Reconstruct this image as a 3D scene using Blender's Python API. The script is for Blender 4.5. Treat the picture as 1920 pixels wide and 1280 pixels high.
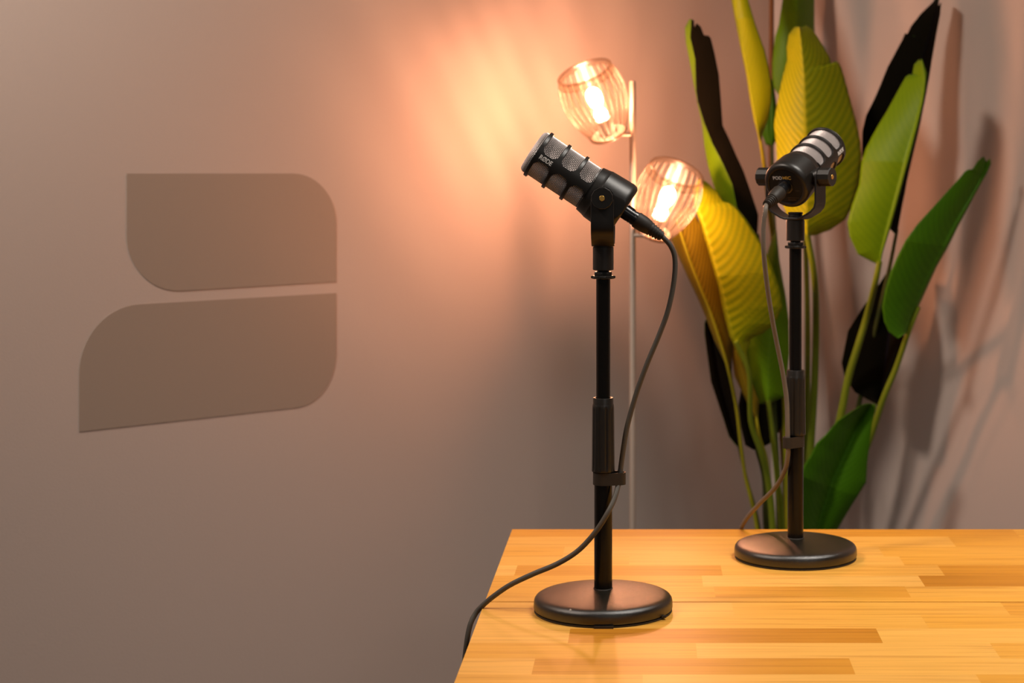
import bpy, bmesh, math, random
from mathutils import Vector, Matrix
random.seed(7)
for o in list(bpy.data.objects): bpy.data.objects.remove(o)
SC = bpy.context.scene
COL = SC.collection
PI = math.pi

# ------------------------------------------------------------------ camera
F, PX, PY, ZC, ZT = 3300.0, 1218.0, 310.0, 1.321, 0.75      # focal length and principal point of the level, shifted camera
cam_d = bpy.data.cameras.new('camera'); cam = bpy.data.objects.new('camera', cam_d); COL.objects.link(cam)
cam.location = (0, 0, ZC); cam.rotation_euler = (PI/2, 0, 0)
cam_d.sensor_width = 36; cam_d.lens = 36*F/1920
cam_d.shift_x = (960-PX)/1920; cam_d.shift_y = (PY-640)/1920
cam_d.clip_start = .05
cam_d.dof.use_dof = True; cam_d.dof.focus_distance = 2.25; cam_d.dof.aperture_fstop = 6.0
SC.camera = cam
def at(x, y, Y):
    return Vector(((x-PX)*Y/F, Y, ZC-(y-PY)*Y/F))

# ------------------------------------------------------------------ world, lights, exposure
w = bpy.data.worlds.new('world'); SC.world = w; w.use_nodes = True
bg = w.node_tree.nodes['Background']; bg.inputs[0].default_value = (1, .95, .9, 1); bg.inputs[1].default_value = .075
def area(name, loc, target, sx, sy, power, col, spread=PI):
    l = bpy.data.lights.new(name, 'AREA'); l.shape = 'RECTANGLE'; l.size = sx; l.size_y = sy
    l.energy = power; l.color = col; l.spread = spread
    o = bpy.data.objects.new(name, l); COL.objects.link(o); o.location = loc
    o.rotation_euler = (Vector(target)-Vector(loc)).to_track_quat('-Z', 'Y').to_euler()
    return o
area('ceiling_panel_light', (.85, 2.05, 2.75), (.6, 2.3, .75), .8, .5, 11, (1, .93, .84), 1.5)
area('room_light', (1.1, -.6, 2.3), (.3, 3.2, 1.1), .5, .4, 5, (1, .93, .86))
area('added_warm_wall_fill', (-1.5, 1.75, 2.85), (-1.25, 2.75, 1.95), .35, .35, 27, (1, .85, .73), 2.0)  # unseen warm fill, added to brighten the left wall towards its top
BULB_POWER = 620
SC.view_settings.view_transform = 'Standard'; SC.view_settings.look = 'None'
SC.view_settings.exposure = 0; SC.view_settings.gamma = 1; SC.view_settings.use_curve_mapping = False
SC.cycles.use_denoising = True
SC.cycles.max_bounces = 8; SC.cycles.transparent_max_bounces = 24
SC.cycles.caustics_reflective = False; SC.cycles.caustics_refractive = False

# ------------------------------------------------------------------ materials
def mat(name, col, rough=.5, metal=0., spec=.5, bump=None, **kw):
    m = bpy.data.materials.new(name); m.use_nodes = True
    nt = m.node_tree; b = nt.nodes['Principled BSDF']
    b.inputs['Base Color'].default_value = (*col, 1); b.inputs['Roughness'].default_value = rough
    b.inputs['Metallic'].default_value = metal; b.inputs['Specular IOR Level'].default_value = spec
    for k, v in kw.items(): b.inputs[k.replace('_', ' ')].default_value = v
    if bump:
        sc, st, dist = bump
        tc = nt.nodes.new('ShaderNodeTexCoord')
        n = nt.nodes.new('ShaderNodeTexNoise'); n.inputs['Scale'].default_value = sc; n.inputs['Detail'].default_value = 4
        nt.links.new(tc.outputs['Object'], n.inputs['Vector'])
        bp = nt.nodes.new('ShaderNodeBump'); bp.inputs['Strength'].default_value = st; bp.inputs['Distance'].default_value = dist
        nt.links.new(n.outputs['Fac'], bp.inputs['Height']); nt.links.new(bp.outputs['Normal'], b.inputs['Normal'])
    return m
M_wall = mat('greige_wall_paint', (.50, .418, .375), .85, spec=.2, bump=(260, .12, .002))
M_logo = mat('taupe_wall_vinyl', (.325, .262, .215), .75, spec=.25)
M_floor = mat('grey_floor', (.07, .06, .055), .6, bump=(30, .1, .01))
M_body = mat('black_powder_coat', (.012, .0095, .0075), .38, spec=.5, bump=(1500, .12, .0006))
M_face = mat('black_recessed_face', (.004, .0035, .003), .55, spec=.3)
M_yoke = mat('black_steel_yoke', (.013, .0105, .009), .40, spec=.5, bump=(1800, .08, .0005))
M_knob = mat('black_knob', (.011, .009, .007), .36)
M_gold = mat('gold_screw', (.85, .50, .12), .38, metal=.9)
M_wire = mat('silver_mesh_wire', (.74, .65, .62), .42, metal=.45)
M_foam = mat('dark_foam', (.012, .010, .009), .95, spec=.1)
M_white = mat('white_print', (.75, .73, .70), .6)
M_goldp = mat('gold_print', (.55, .33, .06), .5)
M_faint = mat('faint_print', (.10, .07, .04), .6)
M_tube = mat('gloss_black_tube', (.006, .005, .004), .18, spec=.24)
M_base = mat('satin_black_cast_base', (.008, .006, .003), .27, spec=.65, bump=(1700, .45, .0006), IOR=1.65)
M_plas = mat('black_moulded_plastic', (.013, .011, .009), .36, bump=(1600, .15, .0006))
M_rub = mat('black_rubber', (.026, .020, .015), .55, spec=.35)
M_cable = mat('dark_grey_cable', (.080, .070, .058), .5, spec=.35)
M_cable2 = mat('grey_cable', (.15, .125, .10), .5, spec=.35)
M_barrel = mat('black_connector_barrel', (.010, .010, .011), .2)
M_pole = mat('pale_brushed_metal', (.36, .30, .25), .5, metal=.3)
M_pot = mat('black_plastic_pot', (.02, .02, .02), .5)
M_soil = mat('dark_soil', (.03, .02, .012), .95, bump=(90, .8, .02))
M_leg = mat('black_table_leg', (.02, .02, .02), .5)
M_chip = mat('grey_paint_chip', (.35, .31, .26), .6)

def bulb_mat():
    m = bpy.data.materials.new('lit_bulb'); m.use_nodes = True; nt = m.node_tree; nt.nodes.clear()
    e = nt.nodes.new('ShaderNodeEmission'); e.inputs[0].default_value = (1, .445, .25, 1); e.inputs[1].default_value = BULB_POWER
    o = nt.nodes.new('ShaderNodeOutputMaterial'); nt.links.new(e.outputs[0], o.inputs[0]); return m
M_bulb = bulb_mat()
def shade_mat(name, tint, scatter, gloss):
    m = bpy.data.materials.new(name); m.use_nodes = True; nt = m.node_tree; nt.nodes.clear()
    t = nt.nodes.new('ShaderNodeBsdfTransparent'); t.inputs[0].default_value = tint
    d = nt.nodes.new('ShaderNodeBsdfDiffuse'); d.inputs[0].default_value = (.9, .85, .8, 1)
    tr = nt.nodes.new('ShaderNodeBsdfTranslucent'); tr.inputs[0].default_value = (.9, .85, .8, 1)
    g = nt.nodes.new('ShaderNodeBsdfGlossy'); g.inputs[1].default_value = .25; g.inputs[0].default_value = (.8, .8, .8, 1)
    a = nt.nodes.new('ShaderNodeMixShader'); a.inputs[0].default_value = .6
    nt.links.new(d.outputs[0], a.inputs[1]); nt.links.new(tr.outputs[0], a.inputs[2])
    b = nt.nodes.new('ShaderNodeMixShader'); b.inputs[0].default_value = scatter
    nt.links.new(t.outputs[0], b.inputs[1]); nt.links.new(a.outputs[0], b.inputs[2])
    c = nt.nodes.new('ShaderNodeMixShader'); c.inputs[0].default_value = gloss
    nt.links.new(b.outputs[0], c.inputs[1]); nt.links.new(g.outputs[0], c.inputs[2])
    o = nt.nodes.new('ShaderNodeOutputMaterial'); nt.links.new(c.outputs[0], o.inputs[0]); return m
M_slat = shade_mat('clear_ribbed_glass', (.72, .66, .60, 1), .017, .03)
M_band = shade_mat('glass_rim_band', (.80, .74, .68, 1), .007, .008)
M_glass = shade_mat('thin_clear_glass', (.96, .94, .91, 1), .003, .004)

def leaf_mat(name, col, col2, vein, rough=.45):
    """col: blade colour, col2: colour of the grooves between the side veins"""
    m = bpy.data.materials.new(name); m.use_nodes = True; nt = m.node_tree; L = nt.links
    b = nt.nodes['Principled BSDF']; b.inputs['Roughness'].default_value = rough; b.inputs['Specular IOR Level'].default_value = .12
    uv = nt.nodes.new('ShaderNodeUVMap'); sep = nt.nodes.new('ShaderNodeSeparateXYZ'); L.new(uv.outputs[0], sep.inputs[0])
    def mth(op, a, b_=None):
        n = nt.nodes.new('ShaderNodeMath'); n.operation = op
        for i, v in enumerate((a, b_)):
            if v is None: continue
            if isinstance(v, (int, float)): n.inputs[i].default_value = v
            else: L.new(v, n.inputs[i])
        return n.outputs[0]
    au = mth('ABSOLUTE', sep.outputs[0])
    nz = nt.nodes.new('ShaderNodeTexNoise'); nz.inputs['Scale'].default_value = 3; nz.inputs['Detail'].default_value = 3
    L.new(uv.outputs[0], nz.inputs['Vector'])
    ph = mth('ADD', mth('ADD', mth('MULTIPLY', sep.outputs[1], 150), mth('MULTIPLY', mth('POWER', au, 1.3), 33)), mth('MULTIPLY', nz.outputs[0], .6))
    s = mth('MULTIPLY', mth('ADD', mth('SINE', ph), 1), .5)
    s = mth('MULTIPLY', s, vein)
    mid = mth('SMOOTH_MIN', mth('MULTIPLY', au, 22), 1); mid.node.inputs[2].default_value = .2
    mix = nt.nodes.new('ShaderNodeMix'); mix.data_type = 'RGBA'
    L.new(s, mix.inputs['Factor']); mix.inputs['A'].default_value = (*col, 1); mix.inputs['B'].default_value = (*col2, 1)
    mx2 = nt.nodes.new('ShaderNodeMix'); mx2.data_type = 'RGBA'
    L.new(mid, mx2.inputs['Factor']); mx2.inputs['A'].default_value = (col[0]*1.15, col[1]*1.15, col[2]+.01, 1); L.new(mix.outputs['Result'], mx2.inputs['B'])
    L.new(mx2.outputs['Result'], b.inputs['Base Color'])
    bp = nt.nodes.new('ShaderNodeBump'); bp.inputs['Strength'].default_value = .04; bp.inputs['Distance'].default_value = .001
    L.new(mth('SINE', ph), bp.inputs['Height']); L.new(bp.outputs['Normal'], b.inputs['Normal'])
    return m
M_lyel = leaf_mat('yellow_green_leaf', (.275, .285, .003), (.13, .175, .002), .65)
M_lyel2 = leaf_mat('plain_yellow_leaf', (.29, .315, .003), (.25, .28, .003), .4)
M_lmid = leaf_mat('mid_green_leaf', (.10, .20, .002), (.08, .17, .002), .5)
M_lgrn = leaf_mat('deep_green_leaf', (.048, .145, .003), (.036, .115, .003), .5)
M_lolv = leaf_mat('olive_leaf', (.19, .14, .006), (.07, .05, .003), .8)
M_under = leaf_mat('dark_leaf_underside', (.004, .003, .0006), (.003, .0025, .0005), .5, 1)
M_stemg = mat('green_stem', (.15, .20, .010), .5, spec=.25)
M_stemy = mat('yellow_green_stem', (.26, .25, .010), .5, spec=.25)
M_bark = mat('brown_woody_stem', (.16, .065, .022), .7, spec=.2)
M_stemd = mat('dark_stem', (.035, .045, .006), .55, spec=.25)

def wood_mat(knots):
    m = bpy.data.materials.new('acacia_butcher_block'); m.use_nodes = True; nt = m.node_tree; L = nt.links
    b = nt.nodes['Principled BSDF']; b.inputs['Roughness'].default_value = .42; b.inputs['Specular IOR Level'].default_value = .22
    at_ = nt.nodes.new('ShaderNodeAttribute'); at_.attribute_name = 'lamella'
    sp = nt.nodes.new('ShaderNodeSeparateColor'); L.new(at_.outputs['Color'], sp.inputs[0])
    geo = nt.nodes.new('ShaderNodeTexCoord')
    cmb = nt.nodes.new('ShaderNodeCombineXYZ'); L.new(sp.outputs[1], cmb.inputs[2])
    mul = nt.nodes.new('ShaderNodeVectorMath'); mul.operation = 'SCALE'; L.new(cmb.outputs[0], mul.inputs[0]); mul.inputs[3].default_value = 9
    add = nt.nodes.new('ShaderNodeVectorMath'); L.new(geo.outputs['Object'], add.inputs[0]); L.new(mul.outputs[0], add.inputs[1])
    def noise(sc, detail, dist=0.):
        mp = nt.nodes.new('ShaderNodeMapping'); mp.inputs['Scale'].default_value = sc; L.new(add.outputs[0], mp.inputs[0])
        n = nt.nodes.new('ShaderNodeTexNoise'); n.inputs['Scale'].default_value = 1; n.inputs['Detail'].default_value = detail
        n.inputs['Distortion'].default_value = dist; L.new(mp.outputs[0], n.inputs['Vector']); return n.outputs['Fac']
    def ramp(fac, pts):
        r = nt.nodes.new('ShaderNodeValToRGB'); L.new(fac, r.inputs[0]); els = r.color_ramp.elements
        while len(els) < len(pts): els.new(.5)
        for e, (p, c) in zip(els, pts): e.position = p; e.color = (*c, 1)
        return r.outputs[0]
    def mixc(fac, a, c, mode='MIX'):
        n = nt.nodes.new('ShaderNodeMix'); n.data_type = 'RGBA'; n.blend_type = mode
        for k, v in (('Factor', fac), ('A', a), ('B', c)):
            if isinstance(v, (int, float)): n.inputs[k].default_value = v
            elif isinstance(v, tuple): n.inputs[k].default_value = (*v, 1)
            else: L.new(v, n.inputs[k])
        return n.outputs['Result']
    base = ramp(sp.outputs[0], [(0, (.45, .165, .012)), (.3, (.60, .25, .022)), (.6, (.73, .35, .048)), (1, (.83, .45, .105))])
    g1 = ramp(noise((3.2, 95, 8), 6, 1.1), [(.30, (.66, .55, .42)), (.47, (.97, .95, .93)), (.55, (1, 1, 1)), (.75, (1.1, 1.12, 1.16))])
    g2 = ramp(noise((9, 420, 20), 3), [(.3, (.90, .86, .80)), (.6, (1.02, 1.02, 1.02))])
    c = mixc(.62, base, g1, 'MULTIPLY'); c = mixc(.8, c, g2, 'MULTIPLY')
    wv = nt.nodes.new('ShaderNodeMapping'); L.new(geo.outputs['Object'], wv.inputs[0])
    for (kx, ky, rx, ry) in knots:
        s1 = nt.nodes.new('ShaderNodeVectorMath'); s1.operation = 'SUBTRACT'; L.new(geo.outputs['Object'], s1.inputs[0]); s1.inputs[1].default_value = (kx, ky, 0)
        s2 = nt.nodes.new('ShaderNodeVectorMath'); s2.operation = 'MULTIPLY'; L.new(s1.outputs[0], s2.inputs[0]); s2.inputs[1].default_value = (1/rx, 1/ry, 0)
        s3 = nt.nodes.new('ShaderNodeVectorMath'); s3.operation = 'LENGTH'; L.new(s2.outputs[0], s3.inputs[0])
        f = ramp(s3.outputs['Value'], [(0, (.35, .35, .35)), (.16, (.75,)*3), (.28, (.22,)*3), (.42, (.42,)*3), (.55, (.12,)*3), (1, (0, 0, 0))])
        c = mixc(f, c, (.20, .07, .012))
    L.new(c, b.inputs['Base Color'])
    bp = nt.nodes.new('ShaderNodeBump'); bp.inputs['Strength'].default_value = .08; bp.inputs['Distance'].default_value = .001
    L.new(noise((9, 420, 20), 3), bp.inputs['Height']); L.new(bp.outputs['Normal'], b.inputs['Normal'])
    return m

# ------------------------------------------------------------------ helpers
def tag(o, label=None, cat=None, group=None, kind=None):
    if label: o['label'] = label
    if cat: o['category'] = cat
    if group: o['group'] = group
    if kind: o['kind'] = kind
    return o
def thing(name, label, cat, loc=(0, 0, 0), rz=0, group=None):
    o = bpy.data.objects.new(name, None); COL.objects.link(o); o.empty_display_size = .05
    o.location = loc; o.rotation_euler = (0, 0, rz)
    return tag(o, label, cat, group)
def mesh(name, verts, faces, m, smooth=True, angle=35):
    me = bpy.data.meshes.new(name); me.from_pydata([tuple(v) for v in verts], [], faces); me.validate()
    bm = bmesh.new(); bm.from_mesh(me)
    if smooth:
        for f in bm.faces: f.smooth = True
        for e in bm.edges:
            if len(e.link_faces) == 2 and e.calc_face_angle(0) > math.radians(angle): e.smooth = False
    bm.to_mesh(me); bm.free()
    for mm in (m if isinstance(m, (list, tuple)) else [m]): me.materials.append(mm)
    return me
def recalc(me):
    bm = bmesh.new(); bm.from_mesh(me); bmesh.ops.recalc_face_normals(bm, faces=bm.faces); bm.to_mesh(me); bm.free(); return me
def obj(name, me, parent=None, rot=None, loc=None, label=None):
    o = bpy.data.objects.new(name, me); COL.objects.link(o)
    if parent: o.parent = parent
    if rot: o.rotation_euler = rot
    if loc: o.location = loc
    if label: o['label'] = label
    return o
class G:
    """geometry collector"""
    def __init__(s): s.v = []; s.f = []
    def add(s, vs, fs):
        n = len(s.v); s.v += [Vector(v) for v in vs]; s.f += [tuple(i+n for i in f) for f in fs]
    def box(s, c, d, R=None):
        hx, hy, hz = d[0]/2, d[1]/2, d[2]/2; c = Vector(c)
        vs = [Vector((x, y, z)) for x in (-hx, hx) for y in (-hy, hy) for z in (-hz, hz)]
        if R: vs = [R @ v for v in vs]
        s.add([v+c for v in vs], [(0, 1, 3, 2), (4, 6, 7, 5), (0, 4, 5, 1), (2, 3, 7, 6), (0, 2, 6, 4), (1, 5, 7, 3)])
    def lathe(s, prof, n=48, T=None, rfun=None, close=True):
        """prof: (r, z) from one end to the other, revolved round Z, placed with matrix T"""
        vs = []; k = len(prof)
        for (r, z) in prof:
            for i in range(n):
                a = 2*PI*i/n; rr = rfun(r, z, a) if rfun else r
                vs.append(Vector((rr*math.cos(a), rr*math.sin(a), z)))
        fs = [(j*n+i, j*n+(i+1) % n, (j+1)*n+(i+1) % n, (j+1)*n+i) for j in range(k-1) for i in range(n)]
        if close:
            if prof[0][0] > 1e-6: fs.append(tuple(range(n-1, -1, -1)))
            if prof[-1][0] > 1e-6: fs.append(tuple((k-1)*n+i for i in range(n)))
        if T: vs = [T @ v for v in vs]
        s.add(vs, fs)
    def tube(s, pts, r, n=12, caps=True):
        pts = [Vector(p) for p in pts]; m = len(pts); rs = r if isinstance(r, (list, tuple)) else [r]*m
        t = [(pts[min(i+1, m-1)]-pts[max(i-1, 0)]).normalized() for i in range(m)]
        u = t[0].orthogonal().normalized(); vs = []
        for i in range(m):
            u = (u - t[i]*u.dot(t[i])).normalized(); w_ = t[i].cross(u)
            for j in range(n):
                a = 2*PI*j/n; vs.append(pts[i]+(u*math.cos(a)+w_*math.sin(a))*rs[i])
        fs = [(i*n+j, i*n+(j+1) % n, (i+1)*n+(j+1) % n, (i+1)*n+j) for i in range(m-1) for j in range(n)]
        if caps: fs += [tuple(range(n-1, -1, -1)), tuple((m-1)*n+j for j in range(n))]
        s.add(vs, fs)
    def prism(s, poly, a0, a1, fn):
        """poly of 2-D points extruded between a0 and a1; fn(p, q, a) -> 3-D"""
        n = len(poly)
        s.add([fn(p, q, a0) for p, q in poly]+[fn(p, q, a1) for p, q in poly],
              [(i, (i+1) % n, n+(i+1) % n, n+i) for i in range(n)]+[tuple(range(n-1, -1, -1)), tuple(range(n, 2*n))])
    def me(s, name, m, **k):
        return recalc(mesh(name, s.v, s.f, m, **k))
def spline(pts, k=10):
    pts = [Vector(p) for p in pts]; P = [2*pts[0]-pts[1]]+pts+[2*pts[-1]-pts[-2]]; out = []
    for i in range(1, len(P)-2):
        p0, p1, p2, p3 = P[i-1:i+3]
        for j in range(k):
            t = j/k; out.append(.5*((2*p1)+(p2-p0)*t+(2*p0-5*p1+4*p2-p3)*t*t+(3*p1-p0-3*p2+p3)*t**3))
    return out+[pts[-1]]
def text_mesh(s, size, bold=.0, align='CENTER'):
    c = bpy.data.curves.new('t', 'FONT'); c.body = s; c.size = size; c.extrude = 0; c.offset = bold; c.align_x = align; c.align_y = 'CENTER'
    c.resolution_u = 4
    o = bpy.data.objects.new('t', c); COL.objects.link(o); bpy.context.view_layer.update()
    dg = bpy.context.evaluated_depsgraph_get(); me = o.evaluated_get(dg).to_mesh()
    vs = [v.co.copy() for v in me.vertices]; fs = [tuple(p.vertices) for p in me.polygons]
    o.evaluated_get(dg).to_mesh_clear(); bpy.data.objects.remove(o); bpy.data.curves.remove(c)
    return vs, fs
def solid_text(g, s, size, bold, fn, th, fit=None):
    """letters laid out by fn(x, y, h): real raised print th thick; fit = wanted width"""
    vs, fs = text_mesh(s, size, bold)
    if fit:
        x0 = min(v.x for v in vs); x1 = max(v.x for v in vs); k = fit/(x1-x0); cx = (x0+x1)/2
        y0 = min(v.y for v in vs); y1 = max(v.y for v in vs); cy = (y0+y1)/2
        vs = [Vector(((v.x-cx)*k, v.y-cy, 0)) for v in vs]
    n = len(vs); ed = {}
    for f in fs:
        for i in range(len(f)):
            e = (f[i], f[(i+1) % len(f)]); ed[e] = 1
    rim = [e for e in ed if (e[1], e[0]) not in ed]
    g.add([fn(v.x, v.y, th) for v in vs]+[fn(v.x, v.y, 0) for v in vs],
          fs+[tuple(i+n for i in reversed(f)) for f in fs]+[(a, a+n, b+n, b) for a, b in rim])

# ------------------------------------------------------------------ room
CX, CY = .291, 4.2                      # the corner
DL = Vector((-.7208, -.6931, 0)); DR = Vector((.6931, -.7208, 0))    # along the two walls, away from the corner
C0 = Vector((CX, CY, 0))
def wall(name, d, out, ln):
    g = G(); a = C0-d*.1; b = C0+d*ln; o_ = out*.1; H = 2.9
    g.add([a, b, b+o_, a+o_]+[p+Vector((0, 0, H)) for p in (a, b, b+o_, a+o_)],
          [(0, 1, 2, 3), (4, 5, 6, 7), (0, 1, 5, 4), (1, 2, 6, 5), (2, 3, 7, 6), (3, 0, 4, 7)])
    tag(obj(name, g.me(name, M_wall, smooth=False)), kind='structure')
NL, NR = -DR, -DL                       # outward directions
g = G()
wl = C0+Vector((0, 0, 0))
wall('wall_left', DL, NL, 4.6); wall('wall_right', DR, NR, 4.4)
g = G(); g.box((0, 2.2, -.05), (8, 7, .1)); tag(obj('floor', g.me('floor', M_floor, smooth=False)), kind='structure')

# logo painted on the left wall: two vinyl shapes, .8 mm thick
def on_wall(x, y):
    r = Vector(((x-PX)/F, 1, -(y-PY)/F))
    n = -NL; o = Vector((0, 0, ZC)); k = (C0-o).dot(n)/r.dot(n)
    return o+r*k
def wall_shape(poly):
    g = G(); n = -NL; p = [on_wall(*q) for q in poly]; k = len(p)
    g.add([v+n*.0008 for v in p]+[v-n*.0002 for v in p], [tuple(range(k)), tuple(range(2*k-1, k-1, -1))]+[(i, (i+1) % k, k+(i+1) % k, k+i) for i in range(k)])
    return g
def corner(p0, c, p1, n=14):            # rounded corner, super-elliptic quarter from p0 to p1 round corner point c
    out = []
    for i in range(n+1):
        a = PI/2*i/n; s, q = 1-math.cos(a)**1.0, 1-math.sin(a)**1.0
        out.append((c[0]+(p0[0]-c[0])*q+(p1[0]-c[0])*s, c[1]+(p0[1]-c[1])*q+(p1[1]-c[1])*s))
    return out
logo = thing('wall_logo', 'large two-piece taupe emblem with rounded corners stuck on the left wall', 'wall sign', on_wall(440, 560)*1)
top_poly = [(237, 325)]+corner((548, 325), (630, 324.5), (630, 418))+[(630, 528)]+corner((338, 545), (237, 550), (237, 440))
bot_poly = corner((148, 702), (148, 575), (262, 570))+[(630, 549)]+corner((630, 660), (630, 757), (556, 764))+[(148, 809)]
for nm, pl in (('upper_emblem_piece', top_poly), ('lower_emblem_piece', bot_poly)):
    gg = wall_shape(pl); L0 = logo.location
    gg.v = [v-L0 for v in gg.v]
    obj(nm, gg.me(nm, M_logo, smooth=False), logo)

# ------------------------------------------------------------------ table
HF = (ZC-ZT)*F
yy = lambda py: HF/(py-PY)
XL, XR = -.2157, 1.15
tx = lambda px, py: (px-PX)*yy(py)/F
rows_back = [
 (992, 1005.8, [(1905, .38)], .55), (1005.8, 1024.5, [(1785, .75)], .48), (1024.5, 1042.8, [(1057, .62), (1652, .82)], .62),
 (1042.8, 1059.7, [(1180, .72), (1691, .8)], .56), (1059.7, 1078.9, [(967, .92), (1353, .33), (1765, .70)], .30),
 (1078.9, 1099, [(1317, .55), (1728, .90)], .16), (1099, 1119.4, [(1340, .55), (1702, .45)], .68), (1119.4, 1127.6, [(1600, .66)], .62)]
rows_front = [
 (1128.6, 1153, [(1374, .80), (1885, .68)], .50), (1153, 1178, [(1180, .86), (1734, .70)], .58), (1178, 1205, [(1067, .84), (1649, .20)], .84),
 (1205, 1233.8, [(1306, .58), (1866, .86)], .62), (1233.8, 1264, [(1000, .84), (1598, .38)], .82), (1264, 1297, [(1205, .7), (1840, .88)], .55),
 (1297, 1334, [(1100, .5), (1500, .8)], .4)]
knots = []
for (kx, ky, rx, ry) in [(1438, 1114, .035, .012), (1041, 1243, .028, .012), (1292, 1276, .026, .012), (1909, 1231, .012, .010), (1550, 1140.5, .018, .003), (1340, 1242, .012, .004), (1447, 1241, .010, .004), (1310, 1208, .03, .006), (1848, 1176, .02, .003), (1315, 997, .03, .012)]:
    knots.append((tx(kx, ky), yy(ky), rx, ry))
M_wood = wood_mat(knots)
table = thing('wooden_table', 'butcher-block table of honey-coloured lamellae in two long boards, foreground', 'table', (.46, 2.3, 0))
def board(name, rows, y0, y1):
    T0 = table.location; th = .038; g = G(); tones = []
    for (pa, pb, ends, last) in rows:
        Ya, Yb = yy(pa), yy(pb); xs = [XL]; tn = []
        for (ex, t) in ends: xs.append(tx(ex, (pa+pb)/2)); tn.append(t)
        xs.append(XR); tn.append(last)
        for i in range(len(tn)):
            t = tn[i]; r = random.random()
            vs = [(xs[i], Yb, ZT), (xs[i+1], Yb, ZT), (xs[i+1], Ya, ZT), (xs[i], Ya, ZT)]
            n = len(g.v); g.v += [Vector(v)-T0 for v in vs]; g.f.append((n, n+1, n+2, n+3)); tones.append((t, r))
    Y0, Y1 = yy(rows[-1][1]), yy(rows[0][0])
    n = len(g.v); g.v += [Vector(v)-T0 for v in [(x, y, z) for z in (ZT, ZT-th) for (x, y) in ((XL, Y0), (XR, Y0), (XR, Y1), (XL, Y1))]]
    for f in [(0, 4, 5, 1), (1, 5, 6, 2), (2, 6, 7, 3), (3, 7, 4, 0), (7, 6, 5, 4)]:
        g.f.append(tuple(i+n for i in f)); tones.append((.5, .5))
    me = mesh(name, g.v, g.f, M_wood, smooth=False)
    ca = me.color_attributes.new('lamella', 'FLOAT_COLOR', 'CORNER')
    for p, (t, r) in zip(me.polygons, tones):
        for li in p.loop_indices: ca.data[li].color = (t, r, 0, 1)
    obj(name, me, table)
board('tabletop_board', rows_back, 0, 0); board('tabletop_board', rows_front, 0, 0)
T0 = table.location
for (x, y) in ((XL+.05, 1.9), (XR-.05, 1.9), (XL+.05, 2.70), (XR-.05, 2.70)):
    g = G(); g.box(Vector((x, y, .356))-T0, (.05, .05, .712)); obj('leg', g.me('leg', M_leg, smooth=False), table)
for (c, d) in (((.467, 1.9, .68), (1.22, .02, .064)), ((.467, 2.70, .68), (1.22, .02, .064)), ((XL+.05, 2.3, .68), (.02, .75, .064)), ((XR-.05, 2.3, .68), (.02, .75, .064))):
    g = G(); g.box(Vector(c)-T0, d); obj('apron_rail', g.me('apron_rail', M_leg, smooth=False), table)

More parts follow.
